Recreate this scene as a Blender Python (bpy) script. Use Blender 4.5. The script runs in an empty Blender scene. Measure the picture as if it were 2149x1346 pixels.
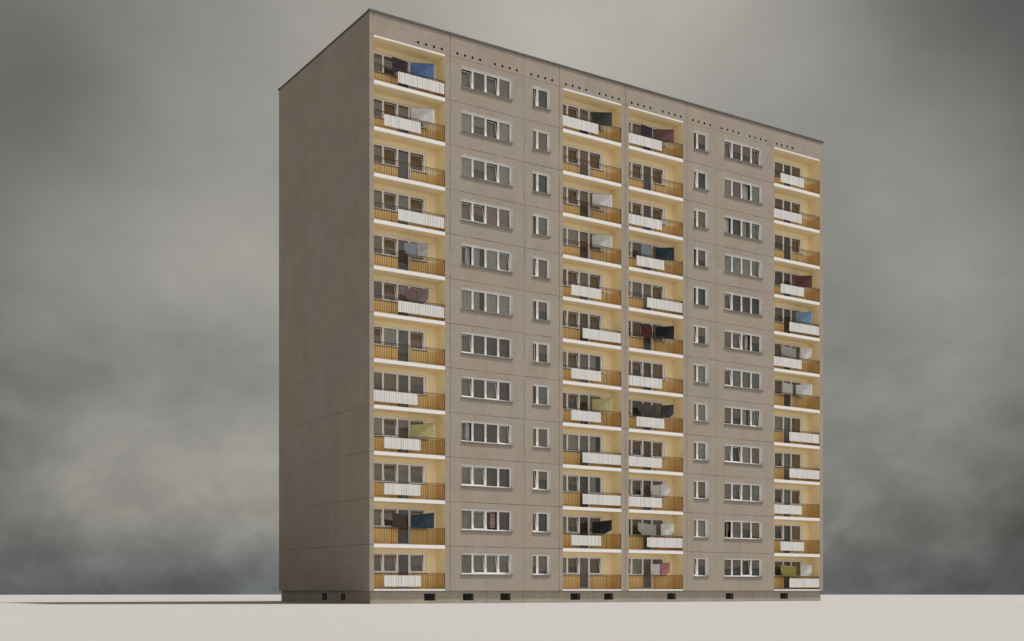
import bpy, math, random
from mathutils import Vector, Matrix
random.seed(11)
R = math.radians
scene = bpy.context.scene
COL = scene.collection

# ------------------------------------------------------------------ materials
def new_mat(name):
    m = bpy.data.materials.new(name); m.use_nodes = True
    nt = m.node_tree
    b = nt.nodes['Principled BSDF']
    return m, nt, b

def N(nt, typ, **kw):
    n = nt.nodes.new(typ)
    for k, v in kw.items():
        setattr(n, k, v)
    return n

def math_node(nt, op, a, b=None, clamp=False):
    n = N(nt, 'ShaderNodeMath', operation=op); n.use_clamp = clamp
    for i, v in enumerate((a, b)):
        if v is None: continue
        if isinstance(v, (int, float)): n.inputs[i].default_value = v
        else: nt.links.new(v, n.inputs[i])
    return n.outputs[0]

def noise(nt, vec, scale, detail=4, rough=0.55, dist=0.0):
    n = N(nt, 'ShaderNodeTexNoise')
    n.inputs['Scale'].default_value = scale; n.inputs['Detail'].default_value = detail
    n.inputs['Roughness'].default_value = rough; n.inputs['Distortion'].default_value = dist
    nt.links.new(vec, n.inputs['Vector'])
    return n.outputs['Fac']

def mapping(nt, scale=(1, 1, 1), loc=(0, 0, 0)):
    tc = N(nt, 'ShaderNodeTexCoord'); mp = N(nt, 'ShaderNodeMapping')
    mp.inputs['Scale'].default_value = scale; mp.inputs['Location'].default_value = loc
    nt.links.new(tc.outputs['Object'], mp.inputs['Vector'])
    return mp.outputs['Vector']

def ramp(nt, fac, stops):
    r = N(nt, 'ShaderNodeValToRGB')
    el = r.color_ramp.elements
    while len(el) > 1: el.remove(el[-1])
    el[0].position = stops[0][0]; el[0].color = (*stops[0][1], 1)
    for p, c in stops[1:]:
        e = el.new(p); e.color = (*c, 1)
    nt.links.new(fac, r.inputs['Fac'])
    return r.outputs['Color']

def mixc(nt, fac, a, b, blend='MIX'):
    n = N(nt, 'ShaderNodeMix', data_type='RGBA', blend_type=blend)
    for sock, v in ((n.inputs['Factor'], fac), (n.inputs['A'], a), (n.inputs['B'], b)):
        if isinstance(v, (int, float)): sock.default_value = v
        elif isinstance(v, tuple): sock.default_value = (*v, 1)
        else: nt.links.new(v, sock)
    return n.outputs['Result']

def bump(nt, b, h, strength, dist):
    n = N(nt, 'ShaderNodeBump'); n.inputs['Strength'].default_value = strength
    n.inputs['Distance'].default_value = dist
    nt.links.new(h, n.inputs['Height']); nt.links.new(n.outputs['Normal'], b.inputs['Normal'])

def concrete(name, base, dirt=0.0, patch=0.10):
    """trowelled concrete panels: cloudy mottling, fine grit, rain streaks, trowel marks"""
    m, nt, b = new_mat(name)
    v = mapping(nt)
    cloudy = noise(nt, v, 0.45, 6, 0.6, 0.4)
    mid = noise(nt, v, 2.6, 5, 0.62, 0.8)
    grit = noise(nt, v, 13, 4, 0.75)
    streak = noise(nt, mapping(nt, (3.0, 3.0, 0.10)), 1.0, 5, 0.6)
    k = math_node(nt, 'ADD', math_node(nt, 'MULTIPLY', cloudy, 0.24), math_node(nt, 'MULTIPLY', mid, 0.16))
    k = math_node(nt, 'ADD', k, math_node(nt, 'MULTIPLY', grit, 0.50))
    k = math_node(nt, 'ADD', k, math_node(nt, 'MULTIPLY', streak, 0.14))
    lo = tuple(c * (1 - 2.2 * patch) for c in base); hi = tuple(c * (1 + 1.6 * patch) for c in base)
    col = ramp(nt, k, [(0.36, lo), (0.50, base), (0.64, hi)])
    # warm / cool drift between areas of render
    tint = ramp(nt, noise(nt, v, 0.22, 2), [(0.4, (1.0, 0.985, 0.97)), (0.6, (0.98, 0.993, 1.0))])
    col = mixc(nt, 1.0, col, tint, 'MULTIPLY')
    # pock marks and hairline scuffs of their own shape
    sp = noise(nt, v, 17, 3, 0.6)
    spm = ramp(nt, sp, [(0.36, (0.58, 0.56, 0.53)), (0.43, (1, 1, 1))])
    area = ramp(nt, noise(nt, v, 0.33, 3, 0.6), [(0.46, (0, 0, 0)), (0.60, (1, 1, 1))])
    col = mixc(nt, area, col, mixc(nt, 1.0, col, spm, 'MULTIPLY'))
    nt.links.new(col, b.inputs['Base Color'])
    b.inputs['Roughness'].default_value = 0.92
    b.inputs['Specular IOR Level'].default_value = 0.2
    trowel = noise(nt, mapping(nt, (1.0, 1.0, 2.2)), 2.1, 5, 0.62, 2.2)
    h = math_node(nt, 'ADD', math_node(nt, 'MULTIPLY', trowel, 0.8), math_node(nt, 'MULTIPLY', grit, 0.30))
    bump(nt, b, h, 0.55, 0.035)
    return m

def plain(name, col, rough=0.6, var=0.08, scale=3.0, spec=0.3, grit=0.0, metallic=0.0, vscale=(1, 1, 1)):
    m, nt, b = new_mat(name)
    v = mapping(nt, vscale)
    f = noise(nt, v, scale, 5, 0.6, 0.3)
    lo = tuple(c * (1 - 2 * var) for c in col); hi = tuple(min(1, c * (1 + 2 * var)) for c in col)
    c = ramp(nt, f, [(0.33, lo), (0.5, col), (0.67, hi)])
    nt.links.new(c, b.inputs['Base Color'])
    b.inputs['Roughness'].default_value = rough
    b.inputs['Specular IOR Level'].default_value = spec
    b.inputs['Metallic'].default_value = metallic
    if grit:
        bump(nt, b, noise(nt, v, 18, 3, 0.6), grit, 0.01)
    return m

def stained(name, col, stain, amount=0.5):
    """paint with thin vertical rain streaks"""
    m, nt, b = new_mat(name)
    s = noise(nt, mapping(nt, (9, 9, 0.35)), 1.0, 5, 0.65)
    p = noise(nt, mapping(nt), 1.7, 4, 0.6)
    f = math_node(nt, 'ADD', math_node(nt, 'MULTIPLY', s, 0.7), math_node(nt, 'MULTIPLY', p, 0.3))
    mask = ramp(nt, f, [(0.50, (0, 0, 0)), (0.70, (amount,) * 3)])
    nt.links.new(mixc(nt, mask, col, stain), b.inputs['Base Color'])
    b.inputs['Roughness'].default_value = 0.7
    b.inputs['Specular IOR Level'].default_value = 0.25
    bump(nt, b, p, 0.15, 0.01)
    return m

M = {}
M['concrete'] = concrete('panel_concrete', (0.316, 0.274, 0.229), patch=0.11)
M['plinth'] = concrete('plinth_concrete', (0.31, 0.27, 0.226), patch=0.13)
M['joint'] = plain('joint_sealant', (0.085, 0.075, 0.065), 0.9, 0.2, 8)
M['coping'] = plain('coping_zinc', (0.085, 0.077, 0.070), 0.6, 0.12, 4)
M['roof'] = plain('roof_felt', (0.08, 0.08, 0.08), 0.9)
M['white'] = plain('window_white', (0.82, 0.81, 0.795), 0.45, 0.04, 5)
M['reveal'] = plain('reveal_white', (0.82, 0.81, 0.80), 0.7, 0.05, 3)
M['slab'] = stained('slab_edge_white', (0.735, 0.735, 0.735), (0.60, 0.56, 0.50), 0.3)
M['yellow'] = stained('loggia_yellow', (0.91, 0.785, 0.515), (0.84, 0.68, 0.40), 0.4)
M['ochre'] = stained('loggia_ochre', (0.82, 0.585, 0.255), (0.68, 0.42, 0.14), 0.5)  # wall yellow deepened for the shade and bounce behind the railing
M['tile'] = plain('loggia_floor', (0.42, 0.25, 0.09), 0.7, 0.15, 6)
M['sill'] = plain('sill_metal', (0.17, 0.155, 0.14), 0.6, 0.1, 6)  # metal, its dark tone also standing in for the shadow under the sill
M['rail'] = plain('railing_iron', (0.060, 0.032, 0.014), 0.6, 0.25, 12)
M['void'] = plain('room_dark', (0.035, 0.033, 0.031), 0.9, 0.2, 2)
M['vent'] = plain('vent_dark', (0.006, 0.006, 0.006), 0.9, 0.2, 2)
M['grille'] = plain('grille_iron', (0.05, 0.048, 0.045), 0.6, 0.2, 9)
M['screen'] = stained('screen_white', (0.67, 0.668, 0.66), (0.46, 0.47, 0.45), 0.5)
M['blind'] = plain('blind_brown', (0.34, 0.25, 0.23), 0.8, 0.12, 2.2, vscale=(1, 1, 5))
M['drape'] = plain('drape_grey', (0.455, 0.46, 0.455), 0.85, 0.14, 5, vscale=(3, 3, 0.4))
M['net'] = plain('net_grey', (0.29, 0.29, 0.285), 0.85, 0.12, 1.5)
M['tan'] = plain('blind_tan', (0.28, 0.18, 0.11), 0.8, 0.12, 2.2, vscale=(1, 1, 4))  # brown reflection of the yellow loggia, painted on sheets behind its panes

def glass_mat():
    m, nt, b = new_mat('window_glass')
    nt.nodes.remove(b)
    tr = N(nt, 'ShaderNodeBsdfTransparent'); tr.inputs['Color'].default_value = (0.86, 0.85, 0.82, 1)
    gl = N(nt, 'ShaderNodeBsdfGlossy'); gl.inputs['Roughness'].default_value = 0.03
    gl.inputs['Color'].default_value = (0.96, 0.95, 0.92, 1)
    w = noise(nt, mapping(nt), 0.9, 2)
    bp = N(nt, 'ShaderNodeBump'); bp.inputs['Strength'].default_value = 0.08; bp.inputs['Distance'].default_value = 0.02
    nt.links.new(w, bp.inputs['Height']); nt.links.new(bp.outputs['Normal'], gl.inputs['Normal'])
    fr = N(nt, 'ShaderNodeLayerWeight'); fr.inputs['Blend'].default_value = 0.5
    fac = math_node(nt, 'ADD', math_node(nt, 'MULTIPLY', math_node(nt, 'POWER', fr.outputs['Facing'], 4.0), 0.9), 0.08, True)
    mx = N(nt, 'ShaderNodeMixShader')
    nt.links.new(fac, mx.inputs['Fac']); nt.links.new(tr.outputs[0], mx.inputs[1]); nt.links.new(gl.outputs[0], mx.inputs[2])
    nt.links.new(mx.outputs[0], nt.nodes['Material Output'].inputs['Surface'])
    return m
M['glass'] = glass_mat()

def cloth_mat(name, col):
    m, nt, b = new_mat(name)
    v = mapping(nt)
    f = noise(nt, v, 2.5, 4, 0.6)
    c = ramp(nt, f, [(0.35, tuple(x * 0.9 for x in col)), (0.65, tuple(min(1, x * 1.08) for x in col))])
    nt.links.new(c, b.inputs['Base Color']); b.inputs['Roughness'].default_value = 0.9
    b.inputs['Specular IOR Level'].default_value = 0.1
    b.inputs['Sheen Weight'].default_value = 0.15
    wv = N(nt, 'ShaderNodeTexWave'); wv.inputs['Scale'].default_value = 60; nt.links.new(v, wv.inputs['Vector'])
    bump(nt, b, wv.outputs['Fac'], 0.1, 0.004)
    t = N(nt, 'ShaderNodeBsdfTranslucent'); nt.links.new(c, t.inputs['Color'])
    mx = N(nt, 'ShaderNodeMixShader'); mx.inputs['Fac'].default_value = 0.32
    nt.links.new(b.outputs[0], mx.inputs[1]); nt.links.new(t.outputs[0], mx.inputs[2])
    nt.links.new(mx.outputs[0], nt.nodes['Material Output'].inputs['Surface'])
    return m

# ------------------------------------------------------------------ mesh builder
class MB:
    def __init__(self): self.v = []; self.f = []; self.m = []
    def quad(self, pts, mat=0):
        i = len(self.v); self.v += [tuple(p) for p in pts]
        self.f.append(tuple(range(i, i + len(pts)))); self.m.append(mat)
    def box(self, u0, u1, w0, w1, z0, z1, mat=0, X=None, mats=None):
        p = [(u0, w0, z0), (u1, w0, z0), (u1, w1, z0), (u0, w1, z0), (u0, w0, z1), (u1, w0, z1), (u1, w1, z1), (u0, w1, z1)]
        if X is not None: p = [tuple(X @ Vector(q)) for q in p]
        i = len(self.v); self.v += p
        # order: bottom, top, front, right, back, left
        for j, q in enumerate(((3, 2, 1, 0), (4, 5, 6, 7), (0, 1, 5, 4), (1, 2, 6, 5), (2, 3, 7, 6), (3, 0, 4, 7))):
            self.f.append(tuple(i + k for k in q)); self.m.append(mats[j] if mats else mat)
    def bar(self, a, b, r, n=5, mat=0):
        a = Vector(a); b = Vector(b); d = (b - a).normalized()
        s = d.orthogonal().normalized(); t = d.cross(s)
        i = len(self.v)
        for p in (a, b):
            for k in range(n):
                an = 2 * math.pi * k / n
                self.v.append(tuple(p + (s * math.cos(an) + t * math.sin(an)) * r))
        for k in range(n):
            self.f.append((i + k, i + (k + 1) % n, i + n + (k + 1) % n, i + n + k)); self.m.append(mat)
    def build(self, name, mats, parent=None, smooth=False):
        me = bpy.data.meshes.new(name)
        me.from_pydata(self.v, [], self.f)
        for mm in (mats if isinstance(mats, (list, tuple)) else [mats]): me.materials.append(mm)
        me.polygons.foreach_set('material_index', self.m)
        if smooth: me.polygons.foreach_set('use_smooth', [True] * len(self.f))
        me.update()
        o = bpy.data.objects.new(name, me); COL.objects.link(o)
        if parent is not None: o.parent = parent
        return o

def tag(o, label=None, cat=None, group=None, kind=None):
    if label: o['label'] = label
    if cat: o['category'] = cat
    if group: o['group'] = group
    if kind: o['kind'] = kind
    return o

# ------------------------------------------------------------------ the place: metres, camera at the origin looking along +Y
EYE = 0.80
X0, Y0 = -8.577, 73.15                    # front left corner of the block
ANG = math.atan2(0.55, 0.835)             # the facade runs back to the right
W, D = 39.32, 13.98                       # length and depth of the block
BASE = 0.80                               # underside of the first storey (top of plinth)
FH = 2.80
TOP = BASE + 34.90
MOD = 5.617
MA, MWL, MSL, MB_, MC, MSR, MWR, MD = 0.0, 5.617, 11.234, 14.042, 19.66, 25.277, 28.085, 33.702
LOGS = {'A': MA, 'B': MB_, 'C': MC, 'D': MD}
LU0, LU1, LD = 0.29, 5.26, 1.15           # loggia opening within its module, and its depth
def zf(k): return BASE + FH * k           # floor line under storey k (0 = lowest)

bld = bpy.data.objects.new('apartment_building', None); COL.objects.link(bld)
bld.location = (X0, Y0, 0); bld.rotation_euler = (0, 0, ANG); bld.empty_display_size = 2
tag(bld, 'grey twelve storey concrete apartment block with yellow loggias and white railing screens', 'building')

# --- openings
wide_mods, small_mods = [MWL, MWR], [MSL, MSR]
WIN = []                                   # u0,u1,z0,z1
for m in wide_mods:
    for k in range(12): WIN.append((m + 0.845, m + 4.70, zf(k) + 1.02, zf(k) + 2.375))
for m in small_mods:
    for k in range(12): WIN.append((m + 0.68, m + 2.08, zf(k) + 1.02, zf(k) + 2.375))
LOGTOP = BASE + 33.6 - 0.05
LOG = [(m + LU0, m + LU1, BASE, LOGTOP) for m in LOGS.values()]
VENTS = [(3.34 + 2.812 * g + 0.56 * j, BASE + 33.84) for g in range(12) for j in range(4)]
VS = 0.075
REV = 0.23                                 # reveal depth to the window frame

# --- wall
mb = MB()
us = sorted({0, W} | {a for o in WIN + LOG for a in o[:2]} | {u + d for u, z in VENTS for d in (-VS, VS)})
zs = sorted({BASE, TOP} | {a for o in WIN + LOG for a in o[2:]} | {VENTS[0][1] - VS, VENTS[0][1] + VS})
HOLES = WIN + LOG + [(u - VS, u + VS, z - VS, z + VS) for u, z in VENTS]
def inside(u, z): return any(o[0] < u < o[1] and o[2] < z < o[3] for o in HOLES)
for zi in range(len(zs) - 1):
    zc = (zs[zi] + zs[zi + 1]) / 2
    run = None
    for ui in range(len(us) - 1):
        solid = not inside((us[ui] + us[ui + 1]) / 2, zc)
        if solid and run is None: run = us[ui]
        if run is not None and (not solid or ui == len(us) - 2):
            e = us[ui + 1] if solid else us[ui]
            mb.quad([(run, 0, zs[zi]), (e, 0, zs[zi]), (e, 0, zs[zi + 1]), (run, 0, zs[zi + 1])]); run = None
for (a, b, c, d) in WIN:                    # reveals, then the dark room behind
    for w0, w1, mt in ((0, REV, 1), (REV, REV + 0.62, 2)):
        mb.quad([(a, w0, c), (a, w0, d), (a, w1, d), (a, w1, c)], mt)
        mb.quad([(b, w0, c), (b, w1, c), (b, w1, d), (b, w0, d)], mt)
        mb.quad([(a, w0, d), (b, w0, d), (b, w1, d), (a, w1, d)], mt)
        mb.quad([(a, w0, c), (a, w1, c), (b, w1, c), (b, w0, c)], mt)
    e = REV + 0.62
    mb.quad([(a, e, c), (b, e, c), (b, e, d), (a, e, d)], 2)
T2 = TOP - 0.25
mb.quad([(0, 0, BASE), (0, 0, TOP), (0, D, TOP), (0, D, BASE)])          # gable
mb.quad([(W, 0, BASE), (W, D, BASE), (W, D, TOP), (W, 0, TOP)])
mb.quad([(0, D, BASE), (0, D, TOP), (W, D, TOP), (W, D, BASE)])
# underside of the overhang, butted round the plinth
INS = 0.13
for (a, b, c, d) in ((0, W, 0, INS + .02), (0, W, D - INS - .02, D), (0, INS + .02, INS + .02, D - INS - .02), (W - INS - .02, W, INS + .02, D - INS - .02)):
    mb.quad([(a, c, BASE), (a, d, BASE), (b, d, BASE), (b, c, BASE)])
# pier side faces beside the loggias
for (a, b, c, d) in LOG:
    mb.quad([(a - .004, 0, c), (a - .004, LD, c), (a - .004, LD, d), (a - .004, 0, d)])
    mb.quad([(b + .004, 0, c), (b + .004, 0, d), (b + .004, LD, d), (b + .004, LD, c)])
    mb.quad([(a, 0, d), (a, LD, d), (b, LD, d), (b, 0, d)])
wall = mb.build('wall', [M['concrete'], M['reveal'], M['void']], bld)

mb = MB(); mb.quad([(0.01, 0.01, T2), (W - .01, 0.01, T2), (W - .01, D - .01, T2), (0.01, D - .01, T2)])
mb.build('roof', M['roof'], bld)
mb = MB()
o_, i_ = 0.045, 0.22
mb.box(-o_, W + o_, -o_, i_, TOP, TOP + 0.135)
mb.box(-o_, W + o_, D - i_, D + o_, TOP, TOP + 0.135)
mb.box(-o_ * .8, i_, i_, D - i_, TOP, TOP + 0.115)
mb.box(W - i_, W + o_, i_, D - i_, TOP, TOP + 0.135)
x = -o_
while x < W + o_:                           # standing seams of the coping sheets
    mb.box(x, x + 0.02, -o_ - 0.012, -o_, TOP + 0.004, TOP + 0.13); x += 2.8
mb.build('roof_coping', M['coping'], bld)

# --- panel joints: broken, uneven sealant lines standing 3 mm proud of the panels
def hjoint(a, b, z, skip=0.05, wid=(0.010, 0.030)):
    mb = MB(); u = a
    while u < b - 0.02:
        e = min(b, u + random.uniform(0.5, 1.6)); t = random.uniform(*wid); dz = random.uniform(-.003, .003)
        if random.random() < skip: t = 0.004
        mb.box(u, e, -.003, 0.0, z + dz - t / 2, z + dz + t / 2)
        u = e
    mb.build('panel_joint', M['joint'], bld)
def vjoint(u, a, b, skip=0.04, wid=(0.014, 0.030)):
    mb = MB(); z = a
    while z < b - 0.02:
        e = min(b, z + random.uniform(0.6, 2.0)); t = random.uniform(*wid)
        if random.random() < skip: t = 0.004
        mb.box(u - t / 2, u + t / 2, -0.0036, -0.0004, z, e)
        z = e
    mb.build('panel_joint', M['joint'], bld)
segs = [(0.0, 0.287), (5.263, 14.329), (19.305, 19.947), (24.923, 33.989), (38.965, W)]
for k in range(1, 13):
    for a, b in segs:
        hjoint(a, b, zf(k) + (0 if k < 12 else -0.03), skip=0.05 if k < 12 else 0.2, wid=(0.010, 0.030) if k < 12 else (0.006, 0.02))
for u in (5.617, 14.042, 19.66, 25.277): vjoint(u, BASE, TOP)
vjoint(11.234, BASE, TOP, 0.12, (0.010, 0.024))
vjoint(28.085, BASE, TOP, 0.65, (0.005, 0.012))
def gjoint(a, b, z, wid):                    # on the gable; a and b run from the front corner backwards
    mb = MB(); v = a
    while v < b - .02:
        e = min(b, v + random.uniform(0.5, 1.5)); t = random.uniform(*wid)
        mb.box(-0.003, 0.0, v, e, z - t / 2, z + t / 2)
        v = e
    mb.build('panel_joint', M['joint'], bld)
for k, spans in {1: [(0, D, 1)], 2: [(0, 10.5, 1)], 3: [(0, 8.8, 1)], 4: [(0, 6.5, .9), (6.5, 11, .5)], 5: [(6.8, 11.9, .8)],
                 6: [(0, 5.5, .45), (12, D, .4)], 7: [(5.5, 9.5, .5)], 8: [(0.2, 2, .35)], 9: [(8, 10, .3)]}.items():
    for a, b, q in spans: gjoint(a, b, zf(k), (0.010 * q, 0.030 * q))

# --- plinth with basement openings
BAS = [(3.83, 4.64), (6.63, 7.43), (9.46, 10.25), (15.05, 15.89), (17.9, 18.7), (23.55, 24.34), (29.16, 29.94), (34.78, 35.63)]
BZ0, BZ1 = 0.18, 0.625
GB = [(3.62, 4.32), (6.35, 7.15)]            # gable openings (distance from the front corner)
mb = MB()
def plinth_run(P, length, holes):
    cur = 0.0
    for a, b in sorted(holes):
        mb.quad([P(cur, 0, -.02), P(a, 0, -.02), P(a, 0, BASE), P(cur, 0, BASE)])
        mb.quad([P(a, 0, -.02), P(b, 0, -.02), P(b, 0, BZ0), P(a, 0, BZ0)])
        mb.quad([P(a, 0, BZ1), P(b, 0, BZ1), P(b, 0, BASE), P(a, 0, BASE)])
        for q in ([P(a, 0, BZ0), P(a, .3, BZ0), P(a, .3, BZ1), P(a, 0, BZ1)], [P(b, 0, BZ0), P(b, .3, BZ0), P(b, .3, BZ1), P(b, 0, BZ1)],
                  [P(a, 0, BZ0), P(b, 0, BZ0), P(b, .3, BZ0), P(a, .3, BZ0)], [P(a, 0, BZ1), P(b, 0, BZ1), P(b, .3, BZ1), P(a, .3, BZ1)]): mb.quad(q)
        mb.quad([P(a, .3, BZ0), P(b, .3, BZ0), P(b, .3, BZ1), P(a, .3, BZ1)], 1)
        cur = b
    mb.quad([P(cur, 0, -.02), P(length, 0, -.02), P(length, 0, BASE), P(cur, 0, BASE)])
plinth_run(lambda s, d, z: (INS + s, INS + d, z), W - 2 * INS, [(a - INS, b - INS) for a, b in BAS])
plinth_run(lambda s, d, z: (INS + d, INS + s, z), D - 2 * INS, [(a - INS, b - INS) for a, b in GB])
plinth_run(lambda s, d, z: (W - INS - d, INS + s, z), D - 2 * INS, [])
plinth_run(lambda s, d, z: (INS + s, D - INS - d, z), W - 2 * INS, [])
plinth = mb.build('plinth', [M['plinth'], M['vent']], bld)
for u in (8.4, 11.23, 14.04, 28.1, 31.9):
    mb = MB(); mb.box(u - .008, u + .008, INS - .003, INS, 0.0, BASE - .004); mb.build('plinth_joint', M['joint'], plinth)
def grille(P, a, b):
    g = MB()
    def bx(s0, s1, d0, d1, z0, z1):
        p, q = P(s0, d0, z0), P(s1, d1, z1)
        g.box(min(p[0], q[0]), max(p[0], q[0]), min(p[1], q[1]), max(p[1], q[1]), z0, z1)
    t = 0.03
    bx(a, b, .05, .08, BZ0, BZ0 + t); bx(a, b, .05, .08, BZ1 - t, BZ1)
    bx(a, a + t, .05, .08, BZ0 + t, BZ1 - t); bx(b - t, b, .05, .08, BZ0 + t, BZ1 - t)
    n = 7
    for i in range(1, n):
        s = a + (b - a) * i / n
        bx(s - .008, s + .008, .055, .071, BZ0 + t, BZ1 - t)
    bx(a + t, b - t, .072, .08, BZ0 + .14, BZ0 + .16)
    g.build('basement_grille', M['grille'], plinth)
for a, b in BAS: grille(lambda s, d, z: (s, INS + d, z), a, b)
for a, b in GB: grille(lambda s, d, z: (INS + d, s, z), a, b)

# --- roof-space vents: one short square duct, then copies
mb = MB()
t = VS
for q in ([(-t, 0, -t), (-t, 0, t), (-t, .25, t), (-t, .25, -t)], [(t, 0, -t), (t, .25, -t), (t, .25, t), (t, 0, t)],
          [(-t, 0, t), (t, 0, t), (t, .25, t), (-t, .25, t)], [(-t, 0, -t), (-t, .25, -t), (t, .25, -t), (t, 0, -t)],
          [(-t, .25, -t), (t, .25, -t), (t, .25, t), (-t, .25, t)]): mb.quad(q)
v0 = mb.build('air_vent', M['vent'], bld)
for i, (u, z) in enumerate(VENTS):
    o = v0 if i == 0 else v0.copy()
    if i: COL.objects.link(o)
    o.location = (u, 0, z)

# ------------------------------------------------------------------ windows
def sheet(mb, u0, u1, w, z0, z1, mat, fold=0.0):
    """hanging cloth or blind, thin but solid"""
    if fold <= 0:
        mb.box(u0, u1, w, w + 0.006, z0, z1, mat); return
    n = max(8, int((u1 - u0) / 0.05)); ph = random.uniform(0, 6)
    pts = []
    for i in range(n + 1):
        u = u0 + (u1 - u0) * i / n
        pts.append((u, w + fold * math.sin(u * 34 + ph) + fold * .5 * math.sin(u * 57 + ph * 2)))
    for i in range(n):
        (a, wa), (b, wb) = pts[i], pts[i + 1]
        mb.quad([(a, wa, z0), (b, wb, z0), (b, wb, z1), (a, wa, z1)], mat)
        mb.quad([(b, wb + .006, z0), (a, wa + .006, z0), (a, wa + .006, z1), (b, wb + .006, z1)], mat)

def window(name, parent, u0, u1, z0, z1, w, panes, states, sillz, loggia=False, door=None, floor=0):
    fr = MB()
    fd = 0.075
    hz = 0.085
    fr.box(u0, u1, w, w + fd, z1 - hz, z1)                        # head
    edges = [u0] + [e for p in panes for e in p] + [u1]
    for i in range(0, len(edges), 2):                             # jambs and mullions butt between head and cill
        a, b = edges[i], edges[i + 1]
        lo = z0 if not (door is not None and i // 2 in (door, door + 1)) else floor + 0.02
        if door is not None and i // 2 == door: lo = z0
        fr.box(a, b, w, w + fd, lo, z1 - hz)
    for i, (a, b) in enumerate(panes):
        if door == i: fr.box(a, b, w, w + fd, floor + .02, floor + .10)
        else: fr.box(a, b, w, w + fd, z0, z0 + 0.075)
    f = fr.build(name, M['white'], parent)
    gl, sa, bl = MB(), MB(), MB()
    for i, ((a, b), st) in enumerate(zip(panes, states)):
        lo = floor + .10 if door == i else z0 + 0.075
        hi = z1 - hz
        X = None
        if 'T' in st and door != i:
            an = R(random.uniform(7.5, 10.5))
            X = Matrix.Translation((0, w + .02, lo)) @ Matrix.Rotation(-an, 4, 'X') @ Matrix.Translation((0, -(w + .02), -lo))
        elif 'O' in st:
            an = R(random.uniform(24, 38))
            X = Matrix.Translation((a, w + .02, 0)) @ Matrix.Rotation(an, 4, 'Z') @ Matrix.Translation((-a, -(w + .02), 0))
        e = 0.045
        if X is not None:
            sa = MB()
            for q in ((a + .004, b - .004, hi - e, hi - .004), (a + .004, b - .004, lo + .004, lo + e), (a + .004, a + e, lo + e, hi - e), (b - e, b - .004, lo + e, hi - e)):
                sa.box(q[0], q[1], w + .015, w + .065, q[2], q[3], X=X)
            sa.build('sash', M['white'], f)
            gl.box(a + e, b - e, w + .036, w + .042, lo + e, hi - e, X=X)
        else:
            gl.box(a, b, w + .036, w + .042, lo, hi)
        bw = w + (0.33 if X is not None else 0.13)
        A, B = a - .05, b + .05
        A = max(A, u0 + .01); B = min(B, u1 - .01)
        H = hi + .06
        if 'b' in st: sheet(bl, A, B, bw, lo + .01 + random.choice((0, 0, .12)), H, 1 if loggia else 0)
        elif 'h' in st:
            z = lo + (hi - lo) * random.uniform(.40, .56)
            sheet(bl, A, B, bw, z, H, 1 if loggia else 0)
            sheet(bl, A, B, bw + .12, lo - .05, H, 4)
        elif 'c' in st:
            if 'd' in st: sheet(bl, A + (B - A) * .0, A + (B - A) * .62, bw, lo - .02, H, 2, .012)
            else: sheet(bl, A, B, bw, lo - .02, H, 2, .012)
        elif 'g' in st: sheet(bl, A, B, bw, lo - .02, H, 3, .008)
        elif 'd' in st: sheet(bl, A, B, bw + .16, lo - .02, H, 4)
    gl.build('pane', M['glass'], f)
    if bl.v: bl.build('blind', [M['blind'], M['tan'], M['drape'], M['net'], M['dim']], f)  # in loggias the tan sheets stand for the reflected ceiling
    s = MB()
    return f

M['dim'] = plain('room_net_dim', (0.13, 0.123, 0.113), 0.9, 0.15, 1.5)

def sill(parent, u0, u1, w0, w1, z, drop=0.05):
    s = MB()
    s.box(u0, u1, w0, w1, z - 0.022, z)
    s.box(u0, u1, w0, w0 + 0.012, z - drop, z - 0.022)  # front lip deepened to take the place of the shadow below
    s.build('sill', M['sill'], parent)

WL = ['Tg d Tg g', 'c h Tg c', 'c h Tg c', 'Tb Th b b', 'Oc cd c Tc', 'c cd c c', 'Tg d d d', 'Tg d Tg d', 'Oc d d Tg', 'Tg Tg d d', 'g Tg Ob d', 'g Tg Tg Tg']
WR = ['Tg h h Tb', 'c b Oc c', 'Oc d cd Tc', 'c c c Tc', 'Tg d d d', 'g Tb Oc h', 'Tb g g g', 'b h cd Tc', 'Tc Td c b', 'g Tg g g', 'Oh b h b', 'h h Td h']
SL = ['Tb d', 'b b', 'd d', 'd g', 'Tb b', 'Ob h', 'Ob h', 'd g', 'b b', 'Tb h', 'Td d', 'h b']
SR = ['Og h', 'Tg d', 'h b', 'Og h', 'Og d', 'Tb h', 'b c', 'c c', 'b c', 'b b', 'c c', 'Tc h']
for m, tab in ((MWL, WL), (MWR, WR)):
    for k in range(12):
        st = tab[11 - k].split()
        a = m + 0.845; z = zf(k)
        panes = [(a + .085, a + .89), (a + 1.02, a + 1.865), (a + 1.995, a + 2.835), (a + 2.965, a + 3.775)]
        f = window('wide_window', bld, a + .003, m + 4.697, z + 1.05, z + 2.372, REV - .002, panes, st, z)
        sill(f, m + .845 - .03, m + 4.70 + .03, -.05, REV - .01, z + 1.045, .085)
for m, tab in ((MSL, SL), (MSR, SR)):
    for k in range(12):
        st = tab[11 - k].split()
        a = m + 0.68; z = zf(k)
        panes = [(a + .085, a + .435), (a + .595, a + 1.315)]
        f = window('small_window', bld, a + .003, m + 2.077, z + 1.05, z + 2.372, REV - .002, panes, st, z)
        sill(f, m + .68 - .03, m + 2.08 + .03, -.05, REV - .01, z + 1.045, .085)

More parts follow.
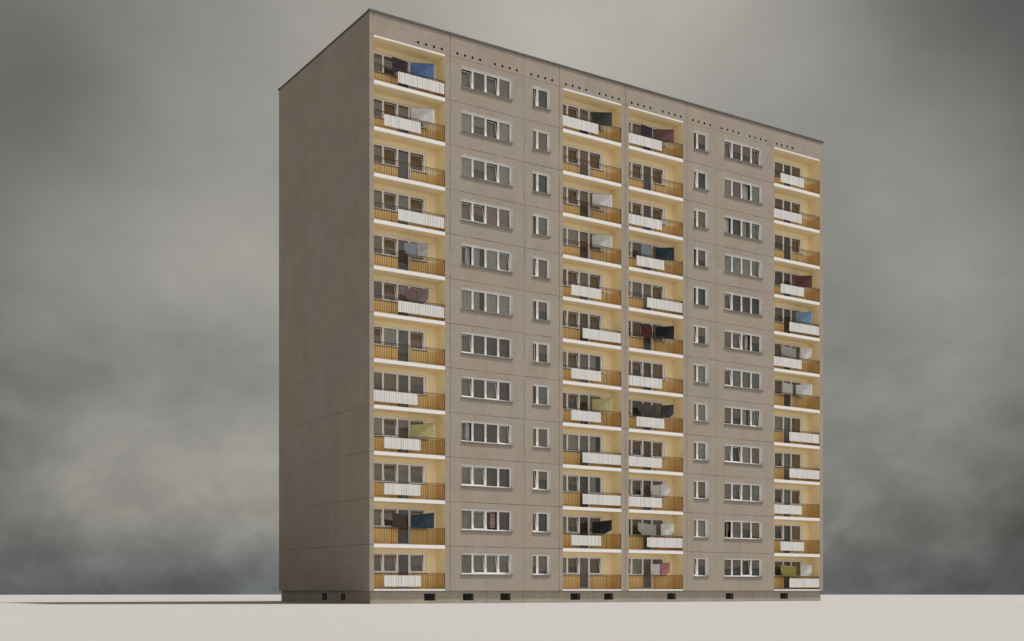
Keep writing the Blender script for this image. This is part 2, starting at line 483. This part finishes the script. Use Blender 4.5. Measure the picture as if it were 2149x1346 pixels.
# ------------------------------------------------------------------ loggias
SCREENS = {'A': 'RCNRNRNLCCNC', 'B': 'LNNNCRCCRRCN', 'C': 'LNLCRNLCLLRN', 'D': 'CLNCRLNRRLCR'}
LW = {'A': ['h d d Tb', 'h Tb h Tb', 'h Th d Tb', 'b Tb g Tb', 'b Tb d Tb', 'd Tb g Tb', 'Tb c d Tb', 'h b d h', 'c Th g Th', 'g Th g Th', 'Tb Tb d Tb', 'Th Th d Th'],
      'B': ['b Tb h d', 'c Tb h Tb', 'c Tb h Tb', 'c c h d', 'b Tb g Tb', 'Tb Tb d Tb', 'c Tb g cd', 'b Th d Tb', 'c c g cd', 'c Th d cd', 'c Th d Tb', 'c Th g Tb'],
      'C': ['Tb b d d', 'Tb Tb d Tb', 'c Tb d Tb', 'Tb h d Tb', 'Tb g g Tb', 'b Th d d', 'b Th d b', 'Th d d h', 'c Th d Tb', 'Tb Th d h', 'b h d h', 'Tb c g b'],
      'D': ['b h d b', 'c h d Tb', 'b h d Tb', 'b d d Tb', 'b h d h', 'Tb Tb d Tb', 'Tb Tb d h', 'c c g b', 'b Tb g b', 'b Th g Tb', 'g Th d b', 'b h d b']}
SP = {'L': (LU0 + .006, 3.33), 'C': (1.02, 3.54), 'R': (1.96, LU1 - .012)}
ends = [.62, 1.47, 1.60, 2.47, 2.60, 3.32, 3.45, 4.39]
for c, m in LOGS.items():
    for k in range(13):
        z = zf(k)
        s = MB()
        z0, z1 = (BASE + .002, BASE + .10) if k == 0 else (z - .18, z + .04) if k < 12 else (LOGTOP - .11, LOGTOP - .004)
        # bottom, top, front, right, back, left
        s.box(m + LU0 + .004, m + LU1 - .004, -.003, LD - .004, z0, z1, mats=(1, 2, 0, 0, 0, 0))
        s.build('floor_slab' if k < 12 else 'loggia_ceiling', [M['slab'], M['yellow'], M['tile']], bld)
    for k in range(12):
        z = zf(k)
        fl = BASE + .10 if k == 0 else z + .04
        ce = z + FH - .18 if k < 11 else LOGTOP - .11
        # yellow walls: two cheeks and a back wall with the window and door openings
        lw = MB()
        a, b = m + LU0, m + LU1
        t = .003
        da_ = z + 1.10                      # shade and warm bounce light put into the lower wall colour: ochre
        for z0, z1, mt in ((fl, da_, 3), (da_, ce, 0)):
            lw.quad([(a + t, 0.002, z0), (a + t, LD, z0), (a + t, LD, z1), (a + t, 0.002, z1)], mt)
            lw.quad([(b - t, 0.002, z0), (b - t, 0.002, z1), (b - t, LD, z1), (b - t, LD, z0)], mt)
        wa, wb, wz0, wz1 = m + .55, m + 4.53, z + 1.10, z + 2.33
        da, db = m + 2.535, m + 3.45
        wq = LD - .005
        def bq(p, q, r, s_, mt=0): lw.quad([(p, wq, r), (q, wq, r), (q, wq, s_), (p, wq, s_)], mt)
        bq(a, wa, da_, ce); bq(wb, b, da_, ce); bq(a, wa, fl, da_, 3); bq(wb, b, fl, da_, 3); bq(wa, wb, wz1, ce); bq(wa, da, fl, wz0, 3); bq(db, wb, fl, wz0, 3)
        dp, db2 = 0.07, 0.75
        for (p, q, r, s_) in ((wa, wb, wz0, wz1),):
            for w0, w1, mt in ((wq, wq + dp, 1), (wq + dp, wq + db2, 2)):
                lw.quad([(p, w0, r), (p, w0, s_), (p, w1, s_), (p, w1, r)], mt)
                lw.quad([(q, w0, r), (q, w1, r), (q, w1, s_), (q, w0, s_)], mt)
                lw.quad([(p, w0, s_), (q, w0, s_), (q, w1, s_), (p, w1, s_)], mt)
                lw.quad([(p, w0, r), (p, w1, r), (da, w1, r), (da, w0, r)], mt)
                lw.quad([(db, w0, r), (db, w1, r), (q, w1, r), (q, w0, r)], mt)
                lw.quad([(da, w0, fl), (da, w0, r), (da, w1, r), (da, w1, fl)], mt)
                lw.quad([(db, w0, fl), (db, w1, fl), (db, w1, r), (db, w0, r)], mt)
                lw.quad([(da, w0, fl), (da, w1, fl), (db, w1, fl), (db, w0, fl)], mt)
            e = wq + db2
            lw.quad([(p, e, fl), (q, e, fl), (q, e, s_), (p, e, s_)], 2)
        lw.build('loggia_wall', [M['yellow'], M['reveal'], M['void'], M['ochre']], bld)
        st = LW[c][11 - k].split()
        st[2] = st[2].replace('T', '')
        panes = [(m + ends[0], m + ends[1]), (m + ends[2], m + ends[3]), (m + ends[4], m + ends[5]), (m + ends[6], m + ends[7])]
        f = window('loggia_window', bld, wa + .003, wb - .003, wz0 + .002, wz1 - .002, wq + dp - .002, panes, st, z, True, 2, fl)
        for (p, q) in ((wa - .02, da), (db, wb + .03)):
            sb = MB(); sb.box(p, q, wq - .05, wq - .001, wz0 - .035, wz0 - .002)
            sb.build('sill', M['rail'], f)
        # railing
        rl = MB()
        rw = 0.07
        p, q = a + .005, b - .005
        rl.box(p, q, rw - .02, rw + .02, z + 1.065, z + 1.095)
        rl.box(p, q, rw - .008, rw + .008, z + .955, z + .975)
        rl.box(p, q, rw - .008, rw + .008, z + .15, z + .17)
        n = 40
        for i in range(n + 1):
            u = p + .01 + (q - p - .02) * i / n
            th = .0085
            if i % 10 == 0:
                rl.box(u - .014, u + .014, rw - .014, rw + .014, z + .17, z + .955)
                rl.box(u - .014, u + .014, rw - .014, rw + .014, z + .975, z + 1.065)
                rl.box(u - .014, u + .014, rw - .014, rw + .014, fl, z + .15)
            else:
                rl.box(u - th, u + th, rw - .006, rw + .006, z + .17, z + .955)
                rl.box(u - .006, u + .006, rw - .006, rw + .006, z + .975, z + 1.065)
        ro = rl.build('railing', M['rail'], bld)
        sc = SCREENS[c][11 - k]
        if sc != 'N':
            s0, s1 = SP[sc]
            ss = MB()
            u = m + s0
            end = m + s1
            while u < end - .03:
                wd = min(random.choice((.115, .12, .125)), end - u)
                tilt = random.uniform(-.004, .004)
                ss.box(u, u + wd - random.choice((.014, .020, .028)), rw - .046 + tilt, rw - .030 + tilt, z + .255 + random.uniform(-.006, .006), z + .935 + random.uniform(-.006, .006))
                u += wd
            for zz in (.36, .82):
                ss.box(m + s0, end - .01, rw - .0245, rw - .0085, z + zz, z + zz + .04)
            ss.build('privacy_screen', M['screen'], ro)

# ------------------------------------------------------------------ washing hung on the loggias
CLOTH = {'blue': (0.12, 0.21, 0.42), 'plum': (.085,.06,.085), 'white': (.73,.72,.71), 'pale blue': (0.37, 0.42, 0.49), 'light grey': (0.5, 0.49, 0.48),
         'mauve': (0.29, 0.2, 0.22), 'dusky mauve': (0.28, 0.2, 0.215), 'lime green': (.52,.49,.23), 'dark brown': (.11,.09,.08), 'steel blue': (0.05, 0.075, 0.105),
         'black': (.022, .022, .025), 'dark purple': (.075, .055, .10), 'rose': (0.19, 0.095, 0.105), 'slate blue': (.34, .38, .44), 'navy blue': (0.03, 0.05, 0.07),
         'maroon': (0.12, 0.045, 0.038), 'dark grey': (.12,.11,.10), 'pink': (0.52, 0.23, 0.26), 'olive green': (.44,.41,.13), 'off white': (.66,.65,.63),
         'charcoal': (.06,.06,.064), 'sky blue': (0.2, 0.33, 0.48), 'wine red': (0.13, 0.055, 0.055)}
CM = {}
# column, storey from the ground, arrangement, colours
WASH = [('A', 12, 'P1', 'plum', 'blue'), ('A', 11, 'P0', None, 'white'), ('A', 8, 'P3', 'pale blue', 'light grey'), ('A', 7, 'P3', 'mauve', 'dusky mauve'),
        ('A', 4, 'P0', None, 'lime green'), ('A', 2, 'P1', 'dark brown', 'steel blue'),
        ('B', 12, 'P0', None, 'charcoal'), ('B', 10, 'P0', None, 'white'), ('B', 9, 'P0', None, 'off white'), ('B', 5, 'P0', None, 'lime green'), ('B', 2, 'P0c', None, 'black'),
        ('C', 12, 'P1', 'dark purple', 'rose'), ('C', 9, 'P1', 'slate blue', 'navy blue'), ('C', 7, 'P1', 'maroon', 'black'), ('C', 5, 'P2', 'dark grey', 'charcoal'),
        ('C', 3, 'P3', 'off white', 'white'), ('C', 2, 'P2', 'light grey', 'white'), ('C', 1, 'P3', 'white', 'pink'),
        ('D', 9, 'P0', None, 'wine red'), ('D', 8, 'P0', None, 'sky blue'), ('D', 7, 'P2', 'light grey', 'white'), ('D', 6, 'P1', 'off white', 'white'),
        ('D', 1, 'P2', 'olive green', 'white')]
COLNAME = {'A': 'leftmost', 'B': 'second', 'C': 'third', 'D': 'rightmost'}
FLOORNAME = {1: 'ground storey', 2: 'second storey', 3: 'third storey', 4: 'fourth storey', 5: 'fifth storey', 6: 'sixth storey', 7: 'seventh storey', 8: 'eighth storey',
             9: 'ninth storey', 10: 'tenth storey', 11: 'eleventh storey', 12: 'top storey'}
BM = Matrix.Translation((X0, Y0, 0)) @ Matrix.Rotation(ANG, 4, 'Z')

def line_pt(u):
    """course of the washing line across a loggia (module coordinates): slack in the middle, tied forward at the right"""
    pts = [(LU0 + .003, .52, 2.14), (1.5, .50, 2.00), (2.95, .46, 1.87), (3.10, .41, 1.87), (4.56, .15, 2.06), (LU1 - .003, .06, 2.16)]
    for (a, wa, za), (b, wb, zb) in zip(pts, pts[1:]):
        if u <= b:
            t = (u - a) / (b - a); return (wa + (wb - wa) * t, za + (zb - za) * t)
    return pts[-1][1:]

def cloth(c, st, u0, u1, colour, cut, side, low=1.08):
    m = LOGS[c]; z = zf(st - 1)
    nu, nz = 22, 14
    mb = MB(); ph = random.uniform(0, 6)
    uc = (u0 + u1) / 2
    wc, zc = line_pt(uc)
    base = Vector((m + uc, wc, z + low))
    grid = []
    for j in range(nz + 1):
        row = []
        for i in range(nu + 1):
            s = i / nu; t = j / nz
            u = u0 + (u1 - u0) * s
            w, zt = line_pt(u)
            zb = low
            if cut == 'r' and s > .62: zb = low + (s - .62) / .38 * .30
            if cut == 'l' and s < .30: zb = low + (.30 - s) / .30 * .34
            zz = zt + .006 + (zb - zt) * t
            wave = .012 * math.sin(u * 9 + ph) * t + .006 * math.sin(u * 23 + ph) * t
            row.append(Vector((m + u, w + wave, z + zz)) - base)
        grid.append(row)
    i0 = 0
    th = Vector((0, .007, 0))
    V = [p for r in grid for p in r]; nv = len(V)
    mb.v = [tuple(p) for p in V] + [tuple(p + th) for p in V]
    idx = lambda i, j: j * (nu + 1) + i
    for j in range(nz):
        for i in range(nu):
            q = (idx(i, j), idx(i, j + 1), idx(i + 1, j + 1), idx(i + 1, j))
            mb.f.append(q); mb.f.append(tuple(nv + k for k in reversed(q)))
    rim = [idx(i, 0) for i in range(nu)] + [idx(nu, j) for j in range(nz)] + [idx(i, nz) for i in range(nu, 0, -1)] + [idx(0, j) for j in range(nz, 0, -1)]
    for a, b in zip(rim, rim[1:] + rim[:1]): mb.f.append((a, b, nv + b, nv + a))
    mb.m = [0] * len(mb.f)
    if colour not in CM: CM[colour] = cloth_mat('cloth_' + colour.replace(' ', '_'), CLOTH[colour])
    o = mb.build('hanging_cloth', CM[colour], None, True)
    o.matrix_world = BM @ Matrix.Translation(base)
    tag(o, '%s%s cloth hung on the %s loggia of the %s loggia column' % (side, colour, FLOORNAME[st], COLNAME[c]), 'cloth', 'cloths hung out on the loggias')

for c, st, arr, cb, ca in WASH:
    m = LOGS[c]; z = zf(st - 1)
    ln = MB()
    us_ = [LU0 + .004, 1.5, 2.95, 3.10, 4.56, LU1 - .004]
    P = [(m + u, line_pt(u)[0], z + line_pt(u)[1]) for u in us_]
    for p, q in zip(P, P[1:]): ln.bar(p, q, .004)
    for u in (2.95, 4.56):                  # cords that hold the line to the ceiling
        w, zz = line_pt(u); ln.bar((m + u, w, z + zz), (m + u, w, z + (FH - .18 if st < 12 else 2.58 + .86)), .003)
    ln.build('washing_line', M['rail'], bld)
    two = cb is not None
    if arr in ('P0', 'P0c'): cloth(c, st, 3.06, 4.56, ca, 'r' if arr == 'P0c' else '', '')
    elif arr == 'P1':
        cloth(c, st, 1.80, 2.78, cb, '', 'left ' if two else ''); cloth(c, st, 3.06, 4.56, ca, '', 'right ')
    elif arr == 'P2':
        cloth(c, st, 1.52, 3.10, cb, 'l', 'left '); cloth(c, st, 3.48, 4.52, ca, 'r', 'right ')
    else:
        cloth(c, st, 2.64, 3.38, cb, 'l', 'left '); cloth(c, st, 3.42, 4.20, ca, 'r', 'right ')

# ------------------------------------------------------------------ ground
m, nt, b = new_mat('pale_ground')
v = mapping(nt)
f = math_node(nt, 'ADD', math_node(nt, 'MULTIPLY', noise(nt, v, 0.03, 3), .6), math_node(nt, 'MULTIPLY', noise(nt, v, 1.2, 6, .6), .4))
nt.links.new(ramp(nt, f, [(0.38, (0.366, 0.354, 0.343)), (0.62, (0.390, 0.380, 0.368))]), b.inputs['Base Color'])
b.inputs['Roughness'].default_value = 0.95; b.inputs['Specular IOR Level'].default_value = 0.1
mb = MB()
RG, NG = 256.0, 160
ring = [(RG * math.cos(2 * math.pi * i / NG), RG * math.sin(2 * math.pi * i / NG), 0) for i in range(NG)]
mb.quad(ring)
g = mb.build('ground', m); tag(g, kind='structure')

# ------------------------------------------------------------------ light: sky and sun
SUN_EL = R(62.3)
sx, sy = 1.0, 0.10
az = math.atan2(sx, sy)                     # from +Y towards +X
EXPO = 0.5
world = bpy.data.worlds.new('World'); scene.world = world
world.use_nodes = True
nt = world.node_tree
bg = nt.nodes['Background']; BGS = 0.1; bg.inputs['Strength'].default_value = BGS
sky = N(nt, 'ShaderNodeTexSky', sky_type='NISHITA'); sky.sun_disc = False
sky.sun_elevation = SUN_EL; sky.sun_rotation = az; sky.dust_density = 2.0
tc = N(nt, 'ShaderNodeTexCoord'); dirv = tc.outputs['Generated']
def vmap(scale, loc=(0, 0, 0)):
    mp = N(nt, 'ShaderNodeMapping'); mp.inputs['Scale'].default_value = scale; mp.inputs['Location'].default_value = loc
    nt.links.new(dirv, mp.inputs['Vector']); return mp.outputs['Vector']
# broad cloud masses: brighter gaps and darker bellies, each given by its direction in the sky
def pix_dir(x, y):
    return Vector(((x - 1074.5) / 2550, 1.0, (1240 - y) / 2550)).normalized()
wn = N(nt, 'ShaderNodeTexNoise'); wn.inputs['Scale'].default_value = 7.0; wn.inputs['Detail'].default_value = 5
nt.links.new(vmap((1, 1, 1.2)), wn.inputs['Vector'])
wsub = N(nt, 'ShaderNodeVectorMath', operation='SUBTRACT'); nt.links.new(wn.outputs['Color'], wsub.inputs[0]); wsub.inputs[1].default_value = (.5, .5, .5)
wsc = N(nt, 'ShaderNodeVectorMath', operation='SCALE'); nt.links.new(wsub.outputs[0], wsc.inputs[0]); wsc.inputs['Scale'].default_value = 0.06
wadd = N(nt, 'ShaderNodeVectorMath', operation='ADD'); nt.links.new(dirv, wadd.inputs[0]); nt.links.new(wsc.outputs[0], wadd.inputs[1])
# brightness of the cloud deck at points across it (x, y, grey level), spread smoothly between them
CL = [(60, 60, 109.1), (200, 100, 122.8), (450, 60, 143.1), (560, 110, 152.1), (60, 300, 110.8), (200, 320, 120.3), (330, 330, 131.1), (450, 350, 148.5), (550, 300, 149.2), (60, 450, 127.5), (300, 480, 147.5), (500, 480, 158.2), (60, 600, 133.0), (300, 620, 146.0), (500, 600, 156.4), (60, 760, 120.1), (300, 760, 134.6), (500, 760, 137.3), (60, 880, 111.4), (280, 860, 146.9), (420, 870, 137.1), (540, 860, 127.6), (60, 960, 128.0), (300, 960, 142.4), (450, 950, 157.0), (560, 930, 164.7), (100, 1060, 125.5), (300, 1050, 140.6), (500, 1050, 144.9), (80, 1130, 116.7), (300, 1130, 119.4), (500, 1130, 124.6), (100, 1190, 101.1), (330, 1200, 105.8), (500, 1200, 121.0), (60, 1240, 89.3), (300, 1240, 103.8), (560, 1240, 105.7), (780, -40, 152.0), (800, 40, 156.7), (1000, 50, 168.3), (1250, 60, 173.6), (1400, 120, 169.7), (1600, 100, 150.1), (1750, 150, 139.2), (1900, 60, 114.5), (2050, 100, 99.4), (2130, 40, 88.6), (1800, 260, 144.3), (1950, 250, 126.4), (2080, 250, 113.4), (1800, 400, 140.4), (1950, 400, 135.2), (2080, 420, 125.0), (1780, 560, 140.7), (1900, 560, 140.2), (1990, 550, 144.8), (2100, 580, 143.5), (1790, 650, 128.7), (1870, 640, 124.9), (1980, 630, 143.4), (2060, 660, 144.2), (1800, 760, 135.0), (1980, 760, 136.4), (2100, 760, 125.6), (1800, 900, 129.1), (2000, 900, 127.2), (2110, 920, 115.0), (1800, 1000, 120.5), (2050, 1010, 113.3), (1900, 1080, 110.1), (1840, 1140, 111.5), (1780, 1215, 108.5), (2000, 1215, 96.1), (2120, 1100, 103.7), (2120, 1230, 86.3), (680, -30, 150.7), (1100, 400, 165.0), (900, 700, 149.9), (1400, 700, 149.7), (1200, 1000, 143.8), (1500, 1000, 134.5), (900, 1200, 117.9), (1300, 1200, 113.0), (-150, 300, 106.1), (-150, 800, 113.3), (-150, 1150, 92.8), (2300, 300, 103.1), (2300, 800, 117.7), (2300, 1150, 83.2), (0, -150, 110.1), (400, -150, 130.6), (900, -150, 158.7), (1400, -150, 165.1), (1900, -150, 109.5), (2200, -150, 97.3)]
import numpy as np
RAD = 430 / 2550
P = np.array([tuple(pix_dir(x, y)) for x, y, _ in CL])
dd = np.clip(1 - np.linalg.norm(P[:, None] - P[None], axis=2) / RAD, 0, 1)
KM = dd ** 3 * (dd * (dd * 6 - 15) + 10)
BASEV = 0.52
tgt = np.array([g / 255 for _, _, g in CL]) - BASEV
wt = np.linalg.solve(KM.T @ KM + 0.03 * np.eye(len(CL)), KM.T @ tgt)
acc = None
for c, amp in zip(P, wt):
    ds = N(nt, 'ShaderNodeVectorMath', operation='DISTANCE'); nt.links.new(wadd.outputs[0], ds.inputs[0]); ds.inputs[1].default_value = tuple(c)
    mr = N(nt, 'ShaderNodeMapRange', interpolation_type='SMOOTHERSTEP')
    mr.inputs['From Min'].default_value = RAD; mr.inputs['From Max'].default_value = 0.0
    mr.inputs['To Min'].default_value = 0.0; mr.inputs['To Max'].default_value = float(amp)
    nt.links.new(ds.outputs['Value'], mr.inputs['Value'])
    acc = mr.outputs[0] if acc is None else math_node(nt, 'ADD', acc, mr.outputs[0])
n1 = noise(nt, vmap((1, 1, 1.15), (3.1, 1.7, .4)), 9, 5, .50, .2)
n2 = noise(nt, vmap((1, 1, 1.5), (.3, 5.1, 2.0)), 19, 8, .56, .3)
sep0 = N(nt, 'ShaderNodeSeparateXYZ'); nt.links.new(dirv, sep0.inputs[0])
am = N(nt, 'ShaderNodeMapRange'); nt.links.new(sep0.outputs['Z'], am.inputs['Value'])
am.inputs['From Min'].default_value = 0.02; am.inputs['From Max'].default_value = 0.26
am.inputs['To Min'].default_value = 0.27; am.inputs['To Max'].default_value = 0.05
nz = math_node(nt, 'ADD', math_node(nt, 'MULTIPLY', math_node(nt, 'SUBTRACT', n1, .5), .085), math_node(nt, 'MULTIPLY', math_node(nt, 'SUBTRACT', n2, .5), am.outputs[0]))
val = math_node(nt, 'ADD', math_node(nt, 'ADD', acc, nz), BASEV, True)
def lin(c): return tuple(((x / 255) / 12.92 if x / 255 < .04 else (((x / 255) + .055) / 1.055) ** 2.4) for x in c)
K = 1 / (BGS * 2 ** EXPO)
stops = [(g / 255, lin((g * 1.014, g * 0.998, g * (0.957 - 0.01 * min(1, max(0, (g - 80) / 50)))))) for g in (0, 40, 60, 80, 95, 110, 125, 140, 155, 170, 185, 200, 225, 255)]
cloudc = ramp(nt, val, stops)
sep = N(nt, 'ShaderNodeSeparateXYZ'); nt.links.new(dirv, sep.inputs[0])
hz = N(nt, 'ShaderNodeMapRange'); hz.inputs['From Min'].default_value = 0.0; hz.inputs['From Max'].default_value = 0.06
hz.inputs['To Min'].default_value = 1.0; hz.inputs['To Max'].default_value = 0.0
nt.links.new(sep.outputs['Z'], hz.inputs['Value'])
cloudc = mixc(nt, hz.outputs[0], cloudc, mixc(nt, 1.0, cloudc, (0.82, 0.89, 1.02), 'MULTIPLY'))
sc = N(nt, 'ShaderNodeVectorMath', operation='SCALE'); nt.links.new(cloudc, sc.inputs[0]); sc.inputs['Scale'].default_value = K
# bright and dark masses added out of view: fill for the facade, dimming for the gable
def added_mass(d, rad, amp):
    ds = N(nt, 'ShaderNodeVectorMath', operation='DISTANCE'); nt.links.new(dirv, ds.inputs[0]); ds.inputs[1].default_value = Vector(d).normalized()
    mr = N(nt, 'ShaderNodeMapRange', interpolation_type='SMOOTHERSTEP')
    mr.inputs['From Min'].default_value = rad; mr.inputs['From Max'].default_value = 0.15
    mr.inputs['To Min'].default_value = 0.0; mr.inputs['To Max'].default_value = amp
    nt.links.new(ds.outputs['Value'], mr.inputs['Value']); return mr.outputs[0]
thin = mixc(nt, added_mass((.35, -.85, .40), 1.05, 1.0), (0, 0, 0), tuple(x * K * 0.84 for x in (1.0, .99, .96)))  # added glow behind the camera that fills the facade side
gable_dim = math_node(nt, 'SUBTRACT', 1.0, added_mass((-.85, -.25, .35), 1.0, .80))  # added dark mass that lowers the light on the gable
tk = N(nt, 'ShaderNodeVectorMath', operation='SCALE'); nt.links.new(sc.outputs[0], tk.inputs[0]); nt.links.new(gable_dim, tk.inputs['Scale'])
sm = N(nt, 'ShaderNodeVectorMath', operation='ADD'); nt.links.new(tk.outputs[0], sm.inputs[0]); nt.links.new(thin, sm.inputs[1])
final = mixc(nt, 0.98, sky.outputs['Color'], sm.outputs[0])
nt.links.new(final, bg.inputs['Color'])

sl = bpy.data.lights.new('sun', 'SUN'); sl.energy = 3.2; sl.angle = R(2.5); sl.color = (1.0, 0.965, 0.92)
so = bpy.data.objects.new('sun', sl); COL.objects.link(so)
to_sun = Vector((math.cos(SUN_EL) * sx / math.hypot(sx, sy), math.cos(SUN_EL) * sy / math.hypot(sx, sy), math.sin(SUN_EL)))
so.rotation_euler = to_sun.to_track_quat('Z', 'Y').to_euler(); so.location = (60, 0, 80)

# ------------------------------------------------------------------ camera (level, raised lens: upright lines stay upright)
cam = bpy.data.cameras.new('camera'); co = bpy.data.objects.new('camera', cam); COL.objects.link(co)
co.location = (0, 0, EYE); co.rotation_euler = (R(90), 0, 0)
cam.sensor_width = 36; cam.lens = 36 * 2550 / 2149; cam.shift_y = (1240 - 673) / 2149
cam.clip_end = 3000; cam.clip_start = 0.1
scene.camera = co

vs = scene.view_settings
scene.display_settings.display_device = 'sRGB'
vs.view_transform = 'Standard'; vs.look = 'None'; vs.exposure = EXPO; vs.gamma = 1; vs.use_curve_mapping = False
scene.cycles.max_bounces = 8; scene.cycles.diffuse_bounces = 5; scene.cycles.transparent_max_bounces = 16
